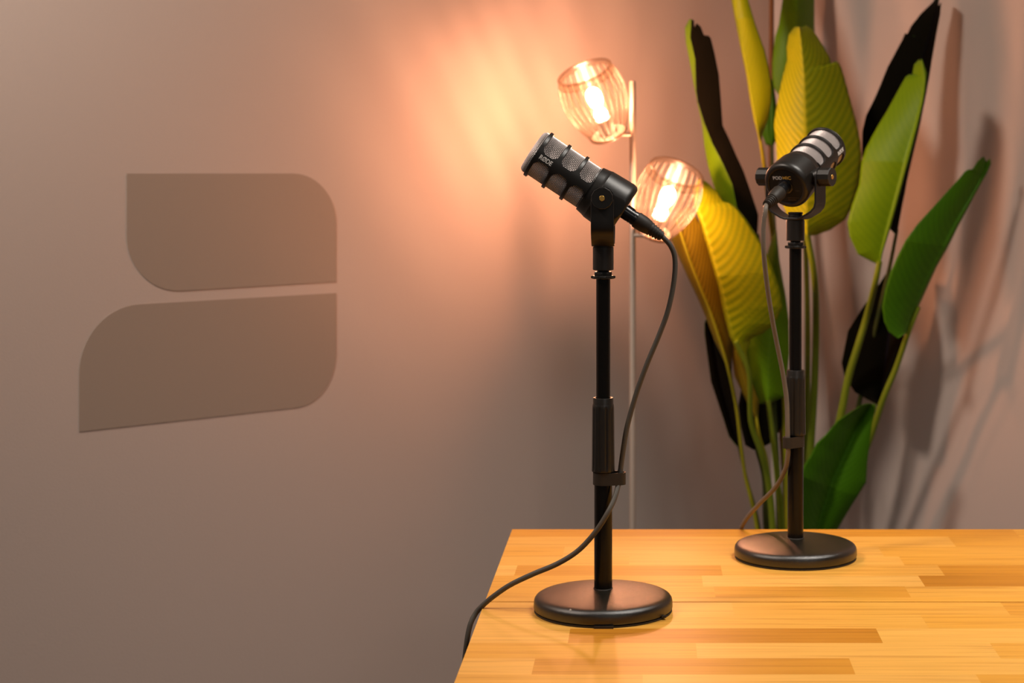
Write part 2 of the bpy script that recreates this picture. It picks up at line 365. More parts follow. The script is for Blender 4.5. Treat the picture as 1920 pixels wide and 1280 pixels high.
# ------------------------------------------------------------------ microphone stands
def make_stand(X, Y, top, clip_az, label, front_tab):
    st = thing('microphone_stand', label, 'microphone stand', (X, Y, ZT), 0, 'round-based desk microphone stands')
    g = G(); g.lathe([(0, .0025), (.0868, .0025), (.0886, .004), (.0892, .006), (.0890, .0125), (.0882, .0158), (.0862, .0185), (.0830, .0203), (.0780, .0216), (.070, .0231), (.050, .0258), (.030, .0275), (.0125, .0285), (0, .0286)], 96)
    b = obj('base', g.me('base', M_base, angle=60), st)
    if front_tab:
        g = G(); g.lathe([(0, 0), (.0012, 0), (.0006, .0003), (0, .0004)], 5, T=Matrix.Translation((-.0385, -.0757, .0188)) @ Matrix.Rotation(-.45, 4, 'Y') @ Matrix.Rotation(1.0, 4, 'X') @ Matrix.Diagonal((1.5, 2.2, 1, 1)))
        obj('paint_chip', g.me('paint_chip', M_chip), b)
    g = G(); g.lathe([(0, 0), (.0875, 0), (.0885, .0007), (.0885, .0022), (.0870, .0026), (0, .0026)], 96)
    if front_tab:
        g.box((.003, -.0885, .0016), (.024, .005, .0030)); g.box((.0775, -.046, .004), (.006, .006, .002))
    obj('rubber_ring', g.me('rubber_ring', M_rub), st)
    z = lambda a: a-ZT
    zc0, zc1 = .9286, 1.023
    g = G(); g.lathe([(.0116, .027), (.0116, z(zc0)+.01)], 40); obj('lower_tube', g.me('lower_tube', M_tube), st)
    g = G(); g.lathe([(.0128, .0284), (.0124, .0290), (.0117, .0292)], 40, close=False); obj('weld_bead', g.me('weld_bead', M_rub), st)
    # fluted clutch sleeve
    H = zc1-zc0
    prof = [(.0118, 0), (.0146, 0), (.0149, .001), (.0149, .004)]
    prof += [(.0148-.0006*k/14, .004+(H-.018)*k/14) for k in range(1, 15)]
    prof += [(.0140, H-.011), (.0136, H-.009), (.0131, H-.0075), (.0131, H-.001), (.0127, H), (.0102, H), (.0100, H-.003)]
    def rf(r, zz, a):
        if zz < .002 or zz > H-.0105 or r < .0125: return r
        top_ = min(1, max(0, (H-.0105-zz)/.003)); c = abs(math.cos(a*5.5+.35)) if False else abs(math.sin(a*5))
        return r-.0011*top_*max(0, 1-(c/.55)**2)
    g = G(); g.lathe(prof, 120, rfun=rf, close=False, T=Matrix.Translation((0, 0, z(zc0)))); obj('clutch_sleeve', g.me('clutch_sleeve', M_plas, angle=50), st)
    g = G(); g.lathe([(.0091, z(zc0)+.02), (.0091, z(top)-.001)], 40); obj('upper_tube', g.me('upper_tube', M_tube), st)
    g = G(); T_ = Matrix.Translation((0, 0, z(top)))
    def lug(r, zz, a): return r+(.0016 if (math.cos(a*6) > .2) else 0) if r > .014 else r
    g.lathe([(.0092, -.0028), (.0138, -.0028), (.0142, -.002), (.0142, .0005), (.0138, .0012), (.0092, .0014)], 72, T=T_, rfun=lug, close=False)
    obj('thread_flange', g.me('thread_flange', M_plas, angle=30), st)
    g = G(); g.lathe([(.0085, .0012), (.0108, .0012), (.0112, .002), (.0112, .0052), (.0108, .006), (.0085, .006)], 72, T=T_, rfun=lambda r, zz, a: r-(.0004 if int(a*72/2/PI+.5) % 2 else 0), close=False)
    obj('knurled_nut', g.me('knurled_nut', M_plas, angle=30), st)
    g = G(); g.lathe([(.0078, .004), (.0078, .0105)], 32, T=T_); obj('thread', g.me('thread', M_tube), st)
    # cable clip band round tube and cable
    R1, R2, D = .0132, .0082, .0208
    def outline(off, n=28):
        r1, r2 = R1-off, R2-off; al = math.acos((R1-R2)/D); pts = []
        for i in range(n+1):
            a = al+(2*PI-2*al)*i/n; pts.append((r1*math.cos(a), r1*math.sin(a)))
        for i in range(n+1):
            a = -al+2*al*i/n; pts.append((D+r2*math.cos(a), r2*math.sin(a)))
        return pts
    po, pi = outline(0), outline(.0015); k = len(po); g = G(); za, zb = z(.9118), z(.9275)
    vs = []
    for (pl, zz) in ((po, za), (po, zb), (pi, zb), (pi, za)): vs += [(p[0], p[1], zz) for p in pl]
    fs = []
    for q in range(4):
        a0, b0 = q*k, ((q+1) % 4)*k
        fs += [(a0+i, a0+(i+1) % k, b0+(i+1) % k, b0+i) for i in range(k)]
    g.add(vs, fs); obj('cable_clip', g.me('cable_clip', M_rub, angle=50), st, rot=(0, 0, clip_az))
    return st
X1, Y1 = (1131-PX)*2.26/F, 2.26
X2, Y2 = (1491.5-PX)*2.567/F, 2.567
make_stand(X1, Y1, 1.1785, 0, 'glossy black desk microphone stand nearest the camera, cable clipped on its right', True)
make_stand(X2, Y2, 1.203, math.radians(236), 'glossy black desk microphone stand farther back on the table, before the plant', False)

# ------------------------------------------------------------------ microphones
U = 1/1460.0
TX = Matrix.Rotation(PI/2, 4, 'Y')            # lathe axis Z -> local X (towards the rear)
MD = {}
def build_mic_data():
    cy = .0495*1.0; FL = 49*U
    # body
    prof = [(43*U, -34*U), (43*U, -31*U), (46.3*U, -30.4*U), (46.8*U, -29*U), (48.5*U, -18*U), (50*U, -12.5*U), (50.6*U, -11.5*U)]
    prof += [((50.6+2.2*k/8)*U, (-11.5+46*k/8)*U) for k in range(1, 9)]
    for k in range(1, 9):
        a = PI/2*k/8; prof.append(((52.8-9*(1-math.cos(a)))*U, (34.5+12.5*math.sin(a))*U))
    prof += [(41.5*U, 47*U), (40*U, 46.2*U), (39.5*U, 44.5*U), (0, 44.5*U)]
    g = G(); g.lathe(prof, 128, T=TX)
    for v in g.v:
        if abs(v.y) > FL: v.y = math.copysign(FL+(abs(v.y)-FL)*.04, v.y)
    MD['body'] = g.me('body', M_body, angle=28)
    g = G(); g.lathe([(0, 44.4*U), (39.3*U, 44.4*U), (39.3*U, 45.1*U), (0, 45.1*U)], 96, T=TX); MD['rear'] = g.me('rear_face', M_face)
    g = G(); g.lathe([(12*U, 45*U), (16.5*U, 45*U), (16.5*U, 46.5*U), (15.5*U, 47*U), (12*U, 47*U)], 48, T=TX, close=False); MD['socket'] = g.me('socket', M_barrel)
    # cage: three rings and two side spars
    g = G(); Ro, Ri = 48*U, 43.8*U
    for tc in (-144.8, -104.8, -64.8):
        h = 3.4
        pr = [(Ri, (tc-h)*U), (Ro-.6*U, (tc-h)*U), (Ro, (tc-h+.6)*U), (Ro, (tc+h-.6)*U), (Ro-.6*U, (tc+h)*U), (Ri, (tc+h)*U), (Ri, (tc-h)*U)]
        g.lathe(pr, 96, T=TX, close=False)
    gaps = [(-141.4, -108.2), (-101.4, -68.2), (-61.4, -30.5)]
    for sgn in (-1, 1):
        ts, ws = [], []
        t = -148.2
        while t <= -29.9:
            w0, R = 8.2, 12.0; wv = w0+2.2
            for (a, b) in gaps:
                if a <= t <= b:
                    d = min(t-a, b-t); wv = w0+(R-math.sqrt(max(0, R*R-(R-d)**2)) if d < R else 0)
                    break
            else: wv = w0+R
            ts.append(t); ws.append(wv); t += .82
        m = 12; rows = []
        for t, wv in zip(ts, ws):
            wa = wv/48.0
            rows.append([(wa*(2*j/m-1)) for j in range(m+1)])
        vs = []; 
        for lay in (Ro+.05*U, Ri):
            for t, ra in zip(ts, rows):
                for a in ra: vs.append((t*U, sgn*lay*math.cos(a), lay*math.sin(a)))
        nr = len(ts); W = m+1; fs = []
        for lay in (0, 1):
            o_ = lay*nr*W; fs += [(o_+i*W+j, o_+i*W+j+1, o_+(i+1)*W+j+1, o_+(i+1)*W+j) for i in range(nr-1) for j in range(m)]
        for j in (0, m):
            fs += [(i*W+j, (i+1)*W+j, nr*W+(i+1)*W+j, nr*W+i*W+j) for i in range(nr-1)]
        for i in (0, nr-1):
            fs += [(i*W+j, i*W+j+1, nr*W+i*W+j+1, nr*W+i*W+j) for j in range(m)]
        g.add(vs, fs)
    MD['cage'] = g.me('cage', M_body, angle=40)
    # woven wire grille
    g = G(); Rm = 42.3*U; p = .0019; rw = .00045; amp = .00043
    nth = int(2*PI*Rm/p); nth += nth % 2; t0, t1 = -153*U, -31*U; nt_ = int((t1-t0)/p); dp = (t1-t0)/nt_
    def wire(pts, closed=False):
        n = 4; m = len(pts); vs = []
        for i in range(m):
            a = pts[(i-1) % m if closed else max(i-1, 0)]; b = pts[(i+1) % m if closed else min(i+1, m-1)]
            t = (b-a).normalized(); c = Vector(pts[i]); rad = Vector((0, c.y, c.z)).normalized() if abs(t.x) > .3 or closed else Vector((1, 0, 0))
            if wire.norm: rad = wire.norm
            u = (rad-t*rad.dot(t)).normalized(); w_ = t.cross(u)
            for j in range(n):
                an = 2*PI*j/n; vs.append(c+(u*math.cos(an)+w_*math.sin(an))*rw)
        q = m if closed else m-1
        g.add(vs, [(i*n+j, i*n+(j+1) % n, ((i+1) % m)*n+(j+1) % n, ((i+1) % m)*n+j) for i in range(q) for j in range(n)])
    wire.norm = None
    for i in range(nt_+1):
        t = t0+i*dp; pts = []
        for k in range(nth):
            a = 2*PI*k/nth; s = 1 if (k+i) % 2 else -1; r = Rm+s*amp
            pts.append(Vector((t, r*math.cos(a), r*math.sin(a))))
        wire(pts, True)
    for dt, dr in ((1.7, .35), (3.3, 1.1), (4.9, 2.5)):
        wire([Vector((t0-dt*U, (Rm-dr*U)*math.cos(2*PI*k/nth), (Rm-dr*U)*math.sin(2*PI*k/nth))) for k in range(nth)], True)
    for k in range(nth):
        a = 2*PI*k/nth; pts = []
        for i in range(nt_+1):
            s = -1 if (k+i) % 2 else 1; r = Rm+s*amp; pts.append(Vector((t0+i*dp, r*math.cos(a), r*math.sin(a))))
        # rounded shoulder to the flat front
        pts = [Vector((t0-5.5*U, (Rm-3.2*U)*math.cos(a), (Rm-3.2*U)*math.sin(a))), Vector((t0-3*U, (Rm-.8*U)*math.cos(a), (Rm-.8*U)*math.sin(a)))]+pts
        wire(pts)
    Rf = Rm-3.0*U; N = int(Rf/p)
    for ax in (0, 1):
        for i in range(-N, N+1):
            c = i*p; hw = math.sqrt(max(0, Rf*Rf-c*c)); m = int(hw/p); pts = []
            if m < 1: continue
            for j in range(-m, m+1):
                d = j*p; s = 1 if (i+j) % 2 else -1
                if ax: s = -s
                x = t0-5.5*U-1.6*U*(1-(c*c+d*d)/(Rf*Rf))+s*amp
                pts.append(Vector((x, c, d)) if ax == 0 else Vector((x, d, c)))
            wire.norm = Vector((1, 0, 0)); wire(pts); wire.norm = None
    MD['grille'] = mesh('grille', g.v, g.f, M_wire, angle=80)
    g = G(); g.lathe([(0, t0-4.3*U), (Rm-5*U, t0-4.3*U), (Rm-2.2*U, t0-1*U), (Rm-1.6*U, t0+3*U), (Rm-1.6*U, t1)], 64, T=TX); MD['foam'] = g.me('foam', M_foam)
    # lettering on both spars
    Rt = Ro+.05*U
    for sgn in (-1, 1):
        g = G()
        def fn(x, y, h, sgn=sgn):
            t = -125.5*U+(x if sgn < 0 else -x); z = y-.2*U; r = Rt+h
            return Vector((t, sgn*math.sqrt(r*r-z*z), z))
        solid_text(g, 'RØDE', .0083, .00020, fn, .00018, fit=26.5*U)
        MD['maker%d' % sgn] = g.me('maker_lettering', M_white, smooth=False)
    xf = 45.1*U
    for key, s, y0, m in (('pod', 'POD', -.0108, M_white), ('micw', 'MIC', .0047, M_goldp)):
        g = G(); solid_text(g, s, .0072, .00008, lambda x, y, h, y0=y0: Vector((xf+h, y0+x, 0.0130+y)), .00015, fit=.0148 if key == 'pod' else .0136)
        MD[key] = g.me(key, m, smooth=False)
    g = G()                                  # tiny marks too fine to read
    rr = random.Random(3)
    for (ya, yb, z, h) in ((-.0015, .0165, -.0190, .0009), (-.0015, .0110, -.0222, .0009), (.014, .021, -.0075, .0004)):
        y = ya
        while y < yb:
            l = rr.uniform(.0004, .0010); g.box((xf+.0001, y+l/2, z), (.0001, l, h)); y += l+.0003
    MD['marks2'] = g.me('fine_print', M_faint, smooth=False); g = G()
    for (y, z, l) in ((-.010, .0048, .002), (-.0065, .0056, .003), (-.0030, .0046, .0012), (-.0065, .0030, .001)):
        g.box((xf+.0001, y, z), (.0001, l, .0007))
    MD['marks'] = g.me('fine_print', M_faint, smooth=False)
    # yoke
    W = 21.3*U; T = .0015; Yc = .0408; ZB = -.0622
    path = [(-Yc, .001)]+[(-Yc, -.001-.036*k/4) for k in range(1, 5)]+[(-Yc+.0022, -.0445), (-Yc+.008, -.0505), (-.018, -.0588), (-.0105, ZB+.0012), (0, ZB+.0012)]
    path = path+[(-y, z) for (y, z) in reversed(path[:-1])]
    g = G(); n = len(path); cs = []
    for i in range(n):
        a = Vector(path[max(i-1, 0)]); b = Vector(path[min(i+1, n-1)]); t = (b-a).normalized(); nn = Vector((-t.y, t.x))
        cs.append((Vector(path[i])+nn*T, Vector(path[i])-nn*T))
    e = .7*U
    vs = []
    for (i_, o_) in cs:
        ring = [(-W+e, i_), (W-e, i_), (W, i_+(o_-i_)*.25), (W, i_+(o_-i_)*.75), (W-e, o_), (-W+e, o_), (-W, i_+(o_-i_)*.75), (-W, i_+(o_-i_)*.25)]
        vs += [(x, q.x, q.y) for x, q in ring]
    g.add(vs, [(i*8+j, i*8+(j+1) % 8, (i+1)*8+(j+1) % 8, (i+1)*8+j) for i in range(n-1) for j in range(8)])
    for sgn in (-1, 1):                       # rounded arm heads
        poly = [(W*math.cos(a), W*math.sin(a)) for a in [PI*k/16 for k in range(17)]]
        poly = [(max(-W, min(W, x*1.03)), min(z, W*.955)) for x, z in poly]+[(-W, -.001), (W, -.001)]
        g.prism(poly, sgn*(Yc-T), sgn*(Yc+T), lambda p_, q_, a: Vector((p_, a, q_)))
    MD['yoke'] = g.me('yoke', M_yoke, angle=30)
    # knobs (12-sided, bevelled)
    for sgn in (-1, 1):
        g = G(); R = 20.3*U; prof = [(R-.4*U, .0424), (R, .0428), (R, .0600), (R-.9*U, .0609), (0, .0609)]
        g.lathe(prof, 12, T=Matrix.Rotation(-sgn*PI/2, 4, 'X') @ Matrix.Rotation(PI/12, 4, 'Z'), rfun=lambda r, z, a: r)
        MD['knob%d' % sgn] = g.me('knob', M_knob, smooth=False)
        g = G(); g.lathe([(17*U, 48.2*U), (17*U, .0396)], 32, T=Matrix.Rotation(-sgn*PI/2, 4, 'X')); MD['boss%d' % sgn] = g.me('pivot_boss', M_body)
        g = G(); g.lathe([(0, .0606), (5.0*U, .0606), (5.0*U, .0612), (4.6*U, .0615), (0, .0615)], 24, T=Matrix.Rotation(-sgn*PI/2, 4, 'X')); MD['screw%d' % sgn] = g.me('screw', M_gold)
    g = G(); g.lathe([(.0100, -.0515), (.0106, -.0520), (.0106, -.0545), (.0098, -.0552), (.0104, -.0560), (.0104, -.0605), (0, -.0605)], 48); MD['bolt'] = g.me('thread_bolt', M_knob, angle=30)
    g = G(); g.lathe([(0, -.0634), (.0128, -.0634), (.0134, -.0640), (.0134, -.0925), (.0128, -.0931), (0, -.0931)], 64); MD['adapter'] = g.me('thread_adapter', M_body, angle=40)
    g = G(); g.lathe([(.0095, -.0606), (.0125, -.0606), (.0125, -.0635), (.0095, -.0635)], 48); MD['washer'] = g.me('washer', M_knob, angle=40)
build_mic_data()
def make_mic(loc, az, tilt, label):
    mc = thing('podcast_microphone', label, 'microphone', loc, az, 'end-address podcast microphones')
    R = (0, tilt, 0)
    b = obj('body', MD['body'], mc, rot=R)
    rf = obj('rear_face', MD['rear'], b); obj('socket', MD['socket'], rf)
    obj('model_lettering', MD['pod'], rf, label='white letters POD'); obj('model_lettering', MD['micw'], rf, label='gold letters MIC'); obj('fine_print', MD['marks'], rf); obj('fine_print', MD['marks2'], rf)
    c = obj('cage', MD['cage'], mc, rot=R); [obj('maker_lettering', MD['maker%d' % q], c, label='white maker name lettering') for q in (-1, 1)]
    gr = obj('wire_grille', MD['grille'], mc, rot=R); obj('foam', MD['foam'], gr)
    obj('yoke', MD['yoke'], mc)
    for s in (-1, 1):
        k = obj('knob', MD['knob%d' % s], mc); obj('screw', MD['screw%d' % s], k, label='gold screw')
        obj('pivot_boss', MD['boss%d' % s], mc)
    obj('thread_bolt', MD['bolt'], mc); obj('washer', MD['washer'], mc); obj('thread_adapter', MD['adapter'], mc)
    return mc
P1 = Vector((X1, Y1, 1.2799)); P2 = Vector((X2, Y2, 1.3045))
TL1, TL2 = math.radians(33.7), math.radians(25.8)
AZ2 = math.radians(235.5)
make_mic(P1, 0, TL1, 'black podcast microphone in sharp side view, silver grille pointing up left')
make_mic(P2, AZ2, TL2, 'black podcast microphone farther back, seen from behind with its round rear face')

# ------------------------------------------------------------------ cables with plugs
def make_cable(P, az, tilt, pts, m, label, r=.0034, roll=0):
    cb = thing('microphone_cable', label, 'cable', P, 0, 'microphone cables')
    d = Vector((math.cos(tilt), 0, -math.sin(tilt))); RM = Matrix.Rotation(az, 4, 'Z') @ Matrix.Rotation(tilt, 4, 'Y') @ TX @ Matrix.Rotation(roll, 4, 'Z')
    d = (Matrix.Rotation(az, 4, 'Z') @ d.to_4d()).to_3d()
    g = G(); g.lathe([(12.5*U, 46*U), (13.6*U, 47*U), (13.6*U, 59*U), (13.0*U, 59.5*U), (13.0*U, 61*U), (13.6*U, 61.5*U), (13.6*U, 65*U), (13*U, 65.5*U), (13*U, 67*U), (13.8*U, 67.5*U), (13.8*U, 75*U)], 40, T=RM)
    pl = obj('plug', g.me('plug', M_barrel, angle=30), cb)
    g = G(); bt = [(13.8*U, 73.5*U), (15.2*U, 74*U), (15.6*U, 76*U), (15.4*U, 92*U), (14.2*U, 100*U), (12.8*U, 105*U)]
    for k in range(5):
        a = 105+k*5.6; rr = 12.9-k*.75; bt += [(rr*U, (a+.3)*U), (rr*U, (a+3.5)*U), ((rr-1.9)*U, (a+3.9)*U), ((rr-1.9)*U, (a+5.3)*U)]
    bt += [(9*U, 133.4*U), (5.2*U, 133.5*U)]
    g.lathe(bt, 40, T=RM); obj('strain_relief', g.me('strain_relief', M_rub, angle=30), pl)
    g = G()                                     # release latch and small white marks on the barrel
    # lathe frame: -X of the lathe frame points up
    for k in range(5): g.box(RM @ Vector((-14.3*U, 0, (50+2.6*k)*U)), (2.2*U, 8*U, 1.5*U), R=RM.to_3x3())
    g.box(RM @ Vector((-13.6*U, 0, 56*U)), (2.4*U, 7*U, 16*U), R=RM.to_3x3())
    obj('release_latch', g.me('release_latch', M_barrel, smooth=False), pl)
    g = G()
    for (a, t, l) in ((3.9, 64, 1.2), (3.9, 67.5, 1.2), (4.1, 64, 1.2), (4.1, 67.5, 1.6), (4.35, 70, 1.4), (3.7, 71, 1)):
        a_ = a; v = Vector((13.9*U*math.cos(a_), 13.9*U*math.sin(a_), t*U)); g.box(RM @ v, (.8*U, .8*U, l*U), R=RM.to_3x3())
    obj('plug_marking', g.me('plug_marking', M_white, smooth=False), pl)
    s = P+d*(126*U); e = P+d*(136*U); path = spline([s, e]+pts, 14)
    g = G(); g.tube([p-P for p in path], r, 14); obj('cord', g.me('cord', m, angle=60), cb)
    return cb
n1 = [(1258, 462, 2.260), (1265.5, 485, 2.260), (1264, 525, 2.258), (1253, 580, 2.256), (1235, 630, 2.256), (1214, 680, 2.256), (1194, 735, 2.257), (1177, 795, 2.258), (1169, 840, 2.259), (1163.5, 880, 2.260),
      (1160.5, 903, 2.257), (1153, 932, 2.245), (1140, 960, 2.235), (1118, 995, 2.235), (1085, 1031, 2.240), (1046, 1056, 2.245), (1000, 1075.5, 2.252), (957, 1096, 2.260), (926, 1117, 2.266)]
c1 = [at(*p) for p in n1]
c1 += [Vector((XL+.0010, 2.270, ZT+.0042)), Vector((XL-.0085, 2.271, ZT-.0065)), Vector((XL-.0155, 2.266, ZT-.021)), Vector((XL-.0195, 2.262, ZT-.043)), Vector((XL-.0225, 2.262, ZT-.075)), Vector((XL-.0235, 2.262, ZT-.12)), Vector((XL-.024, 2.262, ZT-.20)), Vector((XL-.024, 2.262, .42)), Vector((XL-.03, 2.26, .12)), Vector((XL-.09, 2.28, .006)), Vector((XL-.3, 2.5, .0045))]
make_cable(P1, 0, TL1, c1, M_cable, 'dark grey cable from the near microphone, drooping over the left table edge', roll=.0)
n2 = [(1435.5, 393, 2.487), (1431.5, 425, 2.487), (1432, 470, 2.49), (1436.5, 520, 2.50), (1445, 580, 2.515), (1456, 640, 2.53), (1468, 700, 2.542), (1475, 750, 2.547), (1476.5, 800, 2.547), (1477, 832, 2.5475),
      (1477.5, 850, 2.5475), (1472, 880, 2.56), (1455, 912, 2.60), (1425, 943, 2.67), (1403, 968, 2.735)]
c2 = [at(*p) for p in n2]
ex = (1390-PX)*2.765/F
c2 += [Vector((ex+.001, 2.7625, ZT+.0047)), Vector((ex-.002, 2.7695, ZT-.012)), Vector((ex-.004, 2.771, ZT-.08)), Vector((ex-.004, 2.772, ZT-.16)), Vector((ex-.004, 2.775, .45)), Vector((ex-.004, 2.80, .05)), Vector((ex-.05, 2.9, .0045)), Vector((ex-.3, 3.0, .0045))]
make_cable(P2, AZ2, TL2, c2, M_cable2, 'grey cable from the far microphone, dropping behind the table back edge', roll=PI-.5)

# ------------------------------------------------------------------ floor lamp
LX, LY = (1186-PX)*3.50/F, 3.50
lamp = thing('floor_lamp', 'slim metal floor lamp with two lit ribbed tumbler shades behind the table', 'lamp', (LX, LY, 0))
ztop = ZC+(PY-152)*LY/F
g = G(); g.lathe([(.0062, .02), (.0062, ztop-.002), (.005, ztop), (0, ztop)], 24); obj('pole', g.me('pole', M_pole), lamp)
g = G(); g.lathe([(0, 0), (.12, 0), (.12, .014), (.115, .02), (0, .022)], 64); obj('base', g.me('base', M_pole), lamp)
def shade(pb, ax, arm_y, side):
    """pb: world position of the narrow end, ax: axis towards the opening"""
    ax = Vector(ax).normalized(); q = ax.to_track_quat('Z', 'Y').to_matrix().to_4x4(); o_ = Vector(pb)-Vector((LX, LY, 0))
    T = Matrix.Translation(o_) @ q; H = .139
    def rad(h):                                 # barrel profile
        k = h/H; return .036+.0285*math.sin(min(1, k/.62)*PI/2)-(.0115*((k-.62)/.38)**2 if k > .62 else 0)
    g = G(); n = 24
    for i in range(n):
        a = 2*PI*i/n; wv = .0040; th = .0020; vs = []; K = 16
        for k in range(K+1):
            h = .92*H*k/K; r = rad(h)
            for (dr, dt) in ((-th, -wv), (0, -wv*.8), (th*.6, 0), (0, wv*.8), (-th, wv)):
                da = dt/r; vs.append(T @ Vector(((r+dr)*math.cos(a+da), (r+dr)*math.sin(a+da), h)))
        g.add(vs, [(k*5+j, k*5+(j+1) % 5, (k+1)*5+(j+1) % 5, (k+1)*5+j) for k in range(K) for j in range(5)]+[(4, 3, 2, 1, 0), tuple(K*5+j for j in range(5))])
    sh = obj('lamp_shade', g.me('lamp_shade', M_slat, angle=60), lamp)
    g = G()
    g = G(); g.lathe([(rad(H*k/24)-.0021, H*k/24) for k in range(25)]+[(rad(H*k/24)-.0031, H*k/24) for k in range(24, -1, -1)]+[(rad(0)-.0021, 0)], 72, T=T, close=False)
    obj('glass_liner', g.me('glass_liner', M_glass), sh)
    g = G(); g.lathe([(rad(H*.9)-.002, H*.90), (rad(H*.9)+.0012, H*.905), (rad(H)+.0012, H), (rad(H)-.002, H), (rad(H*.9)-.002, H*.90)], 72, T=T, close=False)
    obj('rim_band', g.me('rim_band', M_band), sh)
    for (hh, rr) in ((H, rad(H)), (0.0, rad(0))):
        g = G(); g.tube([T @ Vector((rr*math.cos(2*PI*k/48), rr*math.sin(2*PI*k/48), hh)) for k in range(49)], .0032, 8, caps=False)
        obj('shade_rim', g.me('shade_rim', M_slat), sh)
    g = G(); g.lathe([(0, -.004), (.034, -.004), (.036, -.001), (.034, .002), (.016, .003), (.0155, .034), (.013, .036), (0, .036)], 32, T=T); so = obj('socket', g.me('socket', M_pole), lamp)
    g = G(); g.lathe([(.008, .036), (.0125, .040), (.0135, .046), (.010, .053), (.0075, .058), (.0085, .063), (.0130, .069), (.0152, .078), (.0150, .088), (.0120, .096), (.007, .101), (0, .103)], 28, T=T)
    obj('bulb', g.me('bulb', M_bulb), so, label='glowing warm bulb')
    zz = ZC-(arm_y-PY)*LY/F; ee = T @ Vector((0, 0, -.004))
    g = G(); g.tube([Vector((0, 0, zz)), Vector((ee.x*.55, ee.y*.55, zz)), Vector((ee.x, ee.y, zz)), ee], .0042, 12); obj('arm', g.me('arm', M_pole), lamp)
shade(at(1141, 251, 3.48), (-.33, -.40, .86), 252, -1)
shade(at(1226, 434, 3.48), (.32, -.42, .85), 441, 1)

# ------------------------------------------------------------------ plant
plant = thing('potted_plant', 'tall artificial paddle-leaved plant in the room corner behind the far microphone', 'plant', (.29, 3.84, 0))
PO = plant.location
DY = .04
def resample(pl, n, closed=False):
    d = [0]
    for a, b in zip(pl, pl[1:]): d.append(d[-1]+(Vector(b)-Vector(a)).length)
    out = []
    for i in range(n):
        s = d[-1]*i/(n-1); k = 0
        while k < len(d)-2 and d[k+1] < s: k += 1
        t = (s-d[k])/(d[k+1]-d[k]+1e-9); out.append(Vector(pl[k])*(1-t)+Vector(pl[k+1])*t)
    return out
def smooth_poly(pl, it=1):
    return pl
def leaf(Lp, Mp, Rp, dL, dM, dR, mats, face='top', split=False, nrip=26, rip=.0012, cup=.006, n=240):
    """three outlines (left edge, midrib, right edge) from tip to base, with depths from tip to base.
    face: which side of the blade is turned to the camera"""
    def lift(pl, dd):
        r = resample([Vector((x, y)) for x, y in pl], n); out = []
        for i, p in enumerate(r):
            s = i/(n-1); k = s*(len(dd)-1); a = min(int(k), len(dd)-2); Y = dd[a]+(dd[a+1]-dd[a])*(k-a)
            out.append(at(p.x, p.y, Y+DY))
        return out
    A, B, C = lift(Lp, dL), lift(Mp, dM), lift(Rp, dR); h = 14; W = 2*h+1; front = []; uvs = []
    for i in range(n):
        s = i/(n-1); env = math.sin(PI*min(1, max(0, s)))**.5
        for j in range(W):
            u = j/h-1
            p = B[i].lerp(A[i], -u) if u < 0 else B[i].lerp(C[i], u)
            off = cup*env*math.sin(PI*abs(u))+rip*.42*env*math.sin(150*s+33*abs(u)**1.3)*min(1, abs(u)*4)*(1 if abs(u) < .95 else .7)
            front.append(p+Vector((0, -off, 0))-PO); uvs.append((u, s))
    th = .0007; back = []
    for i in range(n):
        for j in range(W):
            a = front[min(i+1, n-1)*W+j]-front[max(i-1, 0)*W+j]; b = front[i*W+min(j+1, W-1)]-front[i*W+max(j-1, 0)]
            nn = a.cross(b)
            nn = nn.normalized() if nn.length > 1e-9 else Vector((0, 1, 0))
            if nn.y < 0: nn = -nn
            back.append(front[i*W+j]+nn*th)
    N = n*W; fs = []; mi = []
    q = [(i*W+j, i*W+j+1, (i+1)*W+j+1, (i+1)*W+j) for i in range(n-1) for j in range(W-1)]
    a, b = (0, 1) if face == 'top' else (1, 0)
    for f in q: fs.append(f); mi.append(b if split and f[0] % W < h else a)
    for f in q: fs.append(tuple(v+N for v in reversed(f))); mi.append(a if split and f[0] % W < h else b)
    for j in (0, W-1):
        for i in range(n-1): fs.append((i*W+j, (i+1)*W+j, N+(i+1)*W+j, N+i*W+j)); mi.append(0)
    for i in (0, n-1):
        for j in range(W-1): fs.append((i*W+j, i*W+j+1, N+i*W+j+1, N+i*W+j)); mi.append(0)
    me = bpy.data.meshes.new('leaf'); me.from_pydata([tuple(v) for v in front+back], [], fs)
    for m in mats: me.materials.append(m)
    for p_, m_ in zip(me.polygons, mi): p_.material_index = m_; p_.use_smooth = True
    ul = me.uv_layers.new(name='UVMap')
    for lp in me.loops:
        v = lp.vertex_index % N; ul.data[lp.index].uv = uvs[v]
    return obj('leaf', recalc(me), plant), B
def stem(pts, r, m):
    """pts: (x, y, depth) from the leaf down to the frame bottom; continues into the pot"""
    P = [at(p[0], p[1], p[2]+DY) for p in pts]; e = P[-1]; bx = Vector((PO.x+(e.x-PO.x)*.25, PO.y+(e.y-PO.y)*.3, .24))
    path = spline(P+[bx], 8); k = len(path)
    rs = [r[0]+(r[1]-r[0])*i/(k-1) for i in range(k)]
    g = G(); g.tube([p-PO for p in path], rs, 12); return obj('stem', g.me('stem', m, angle=60), plant)

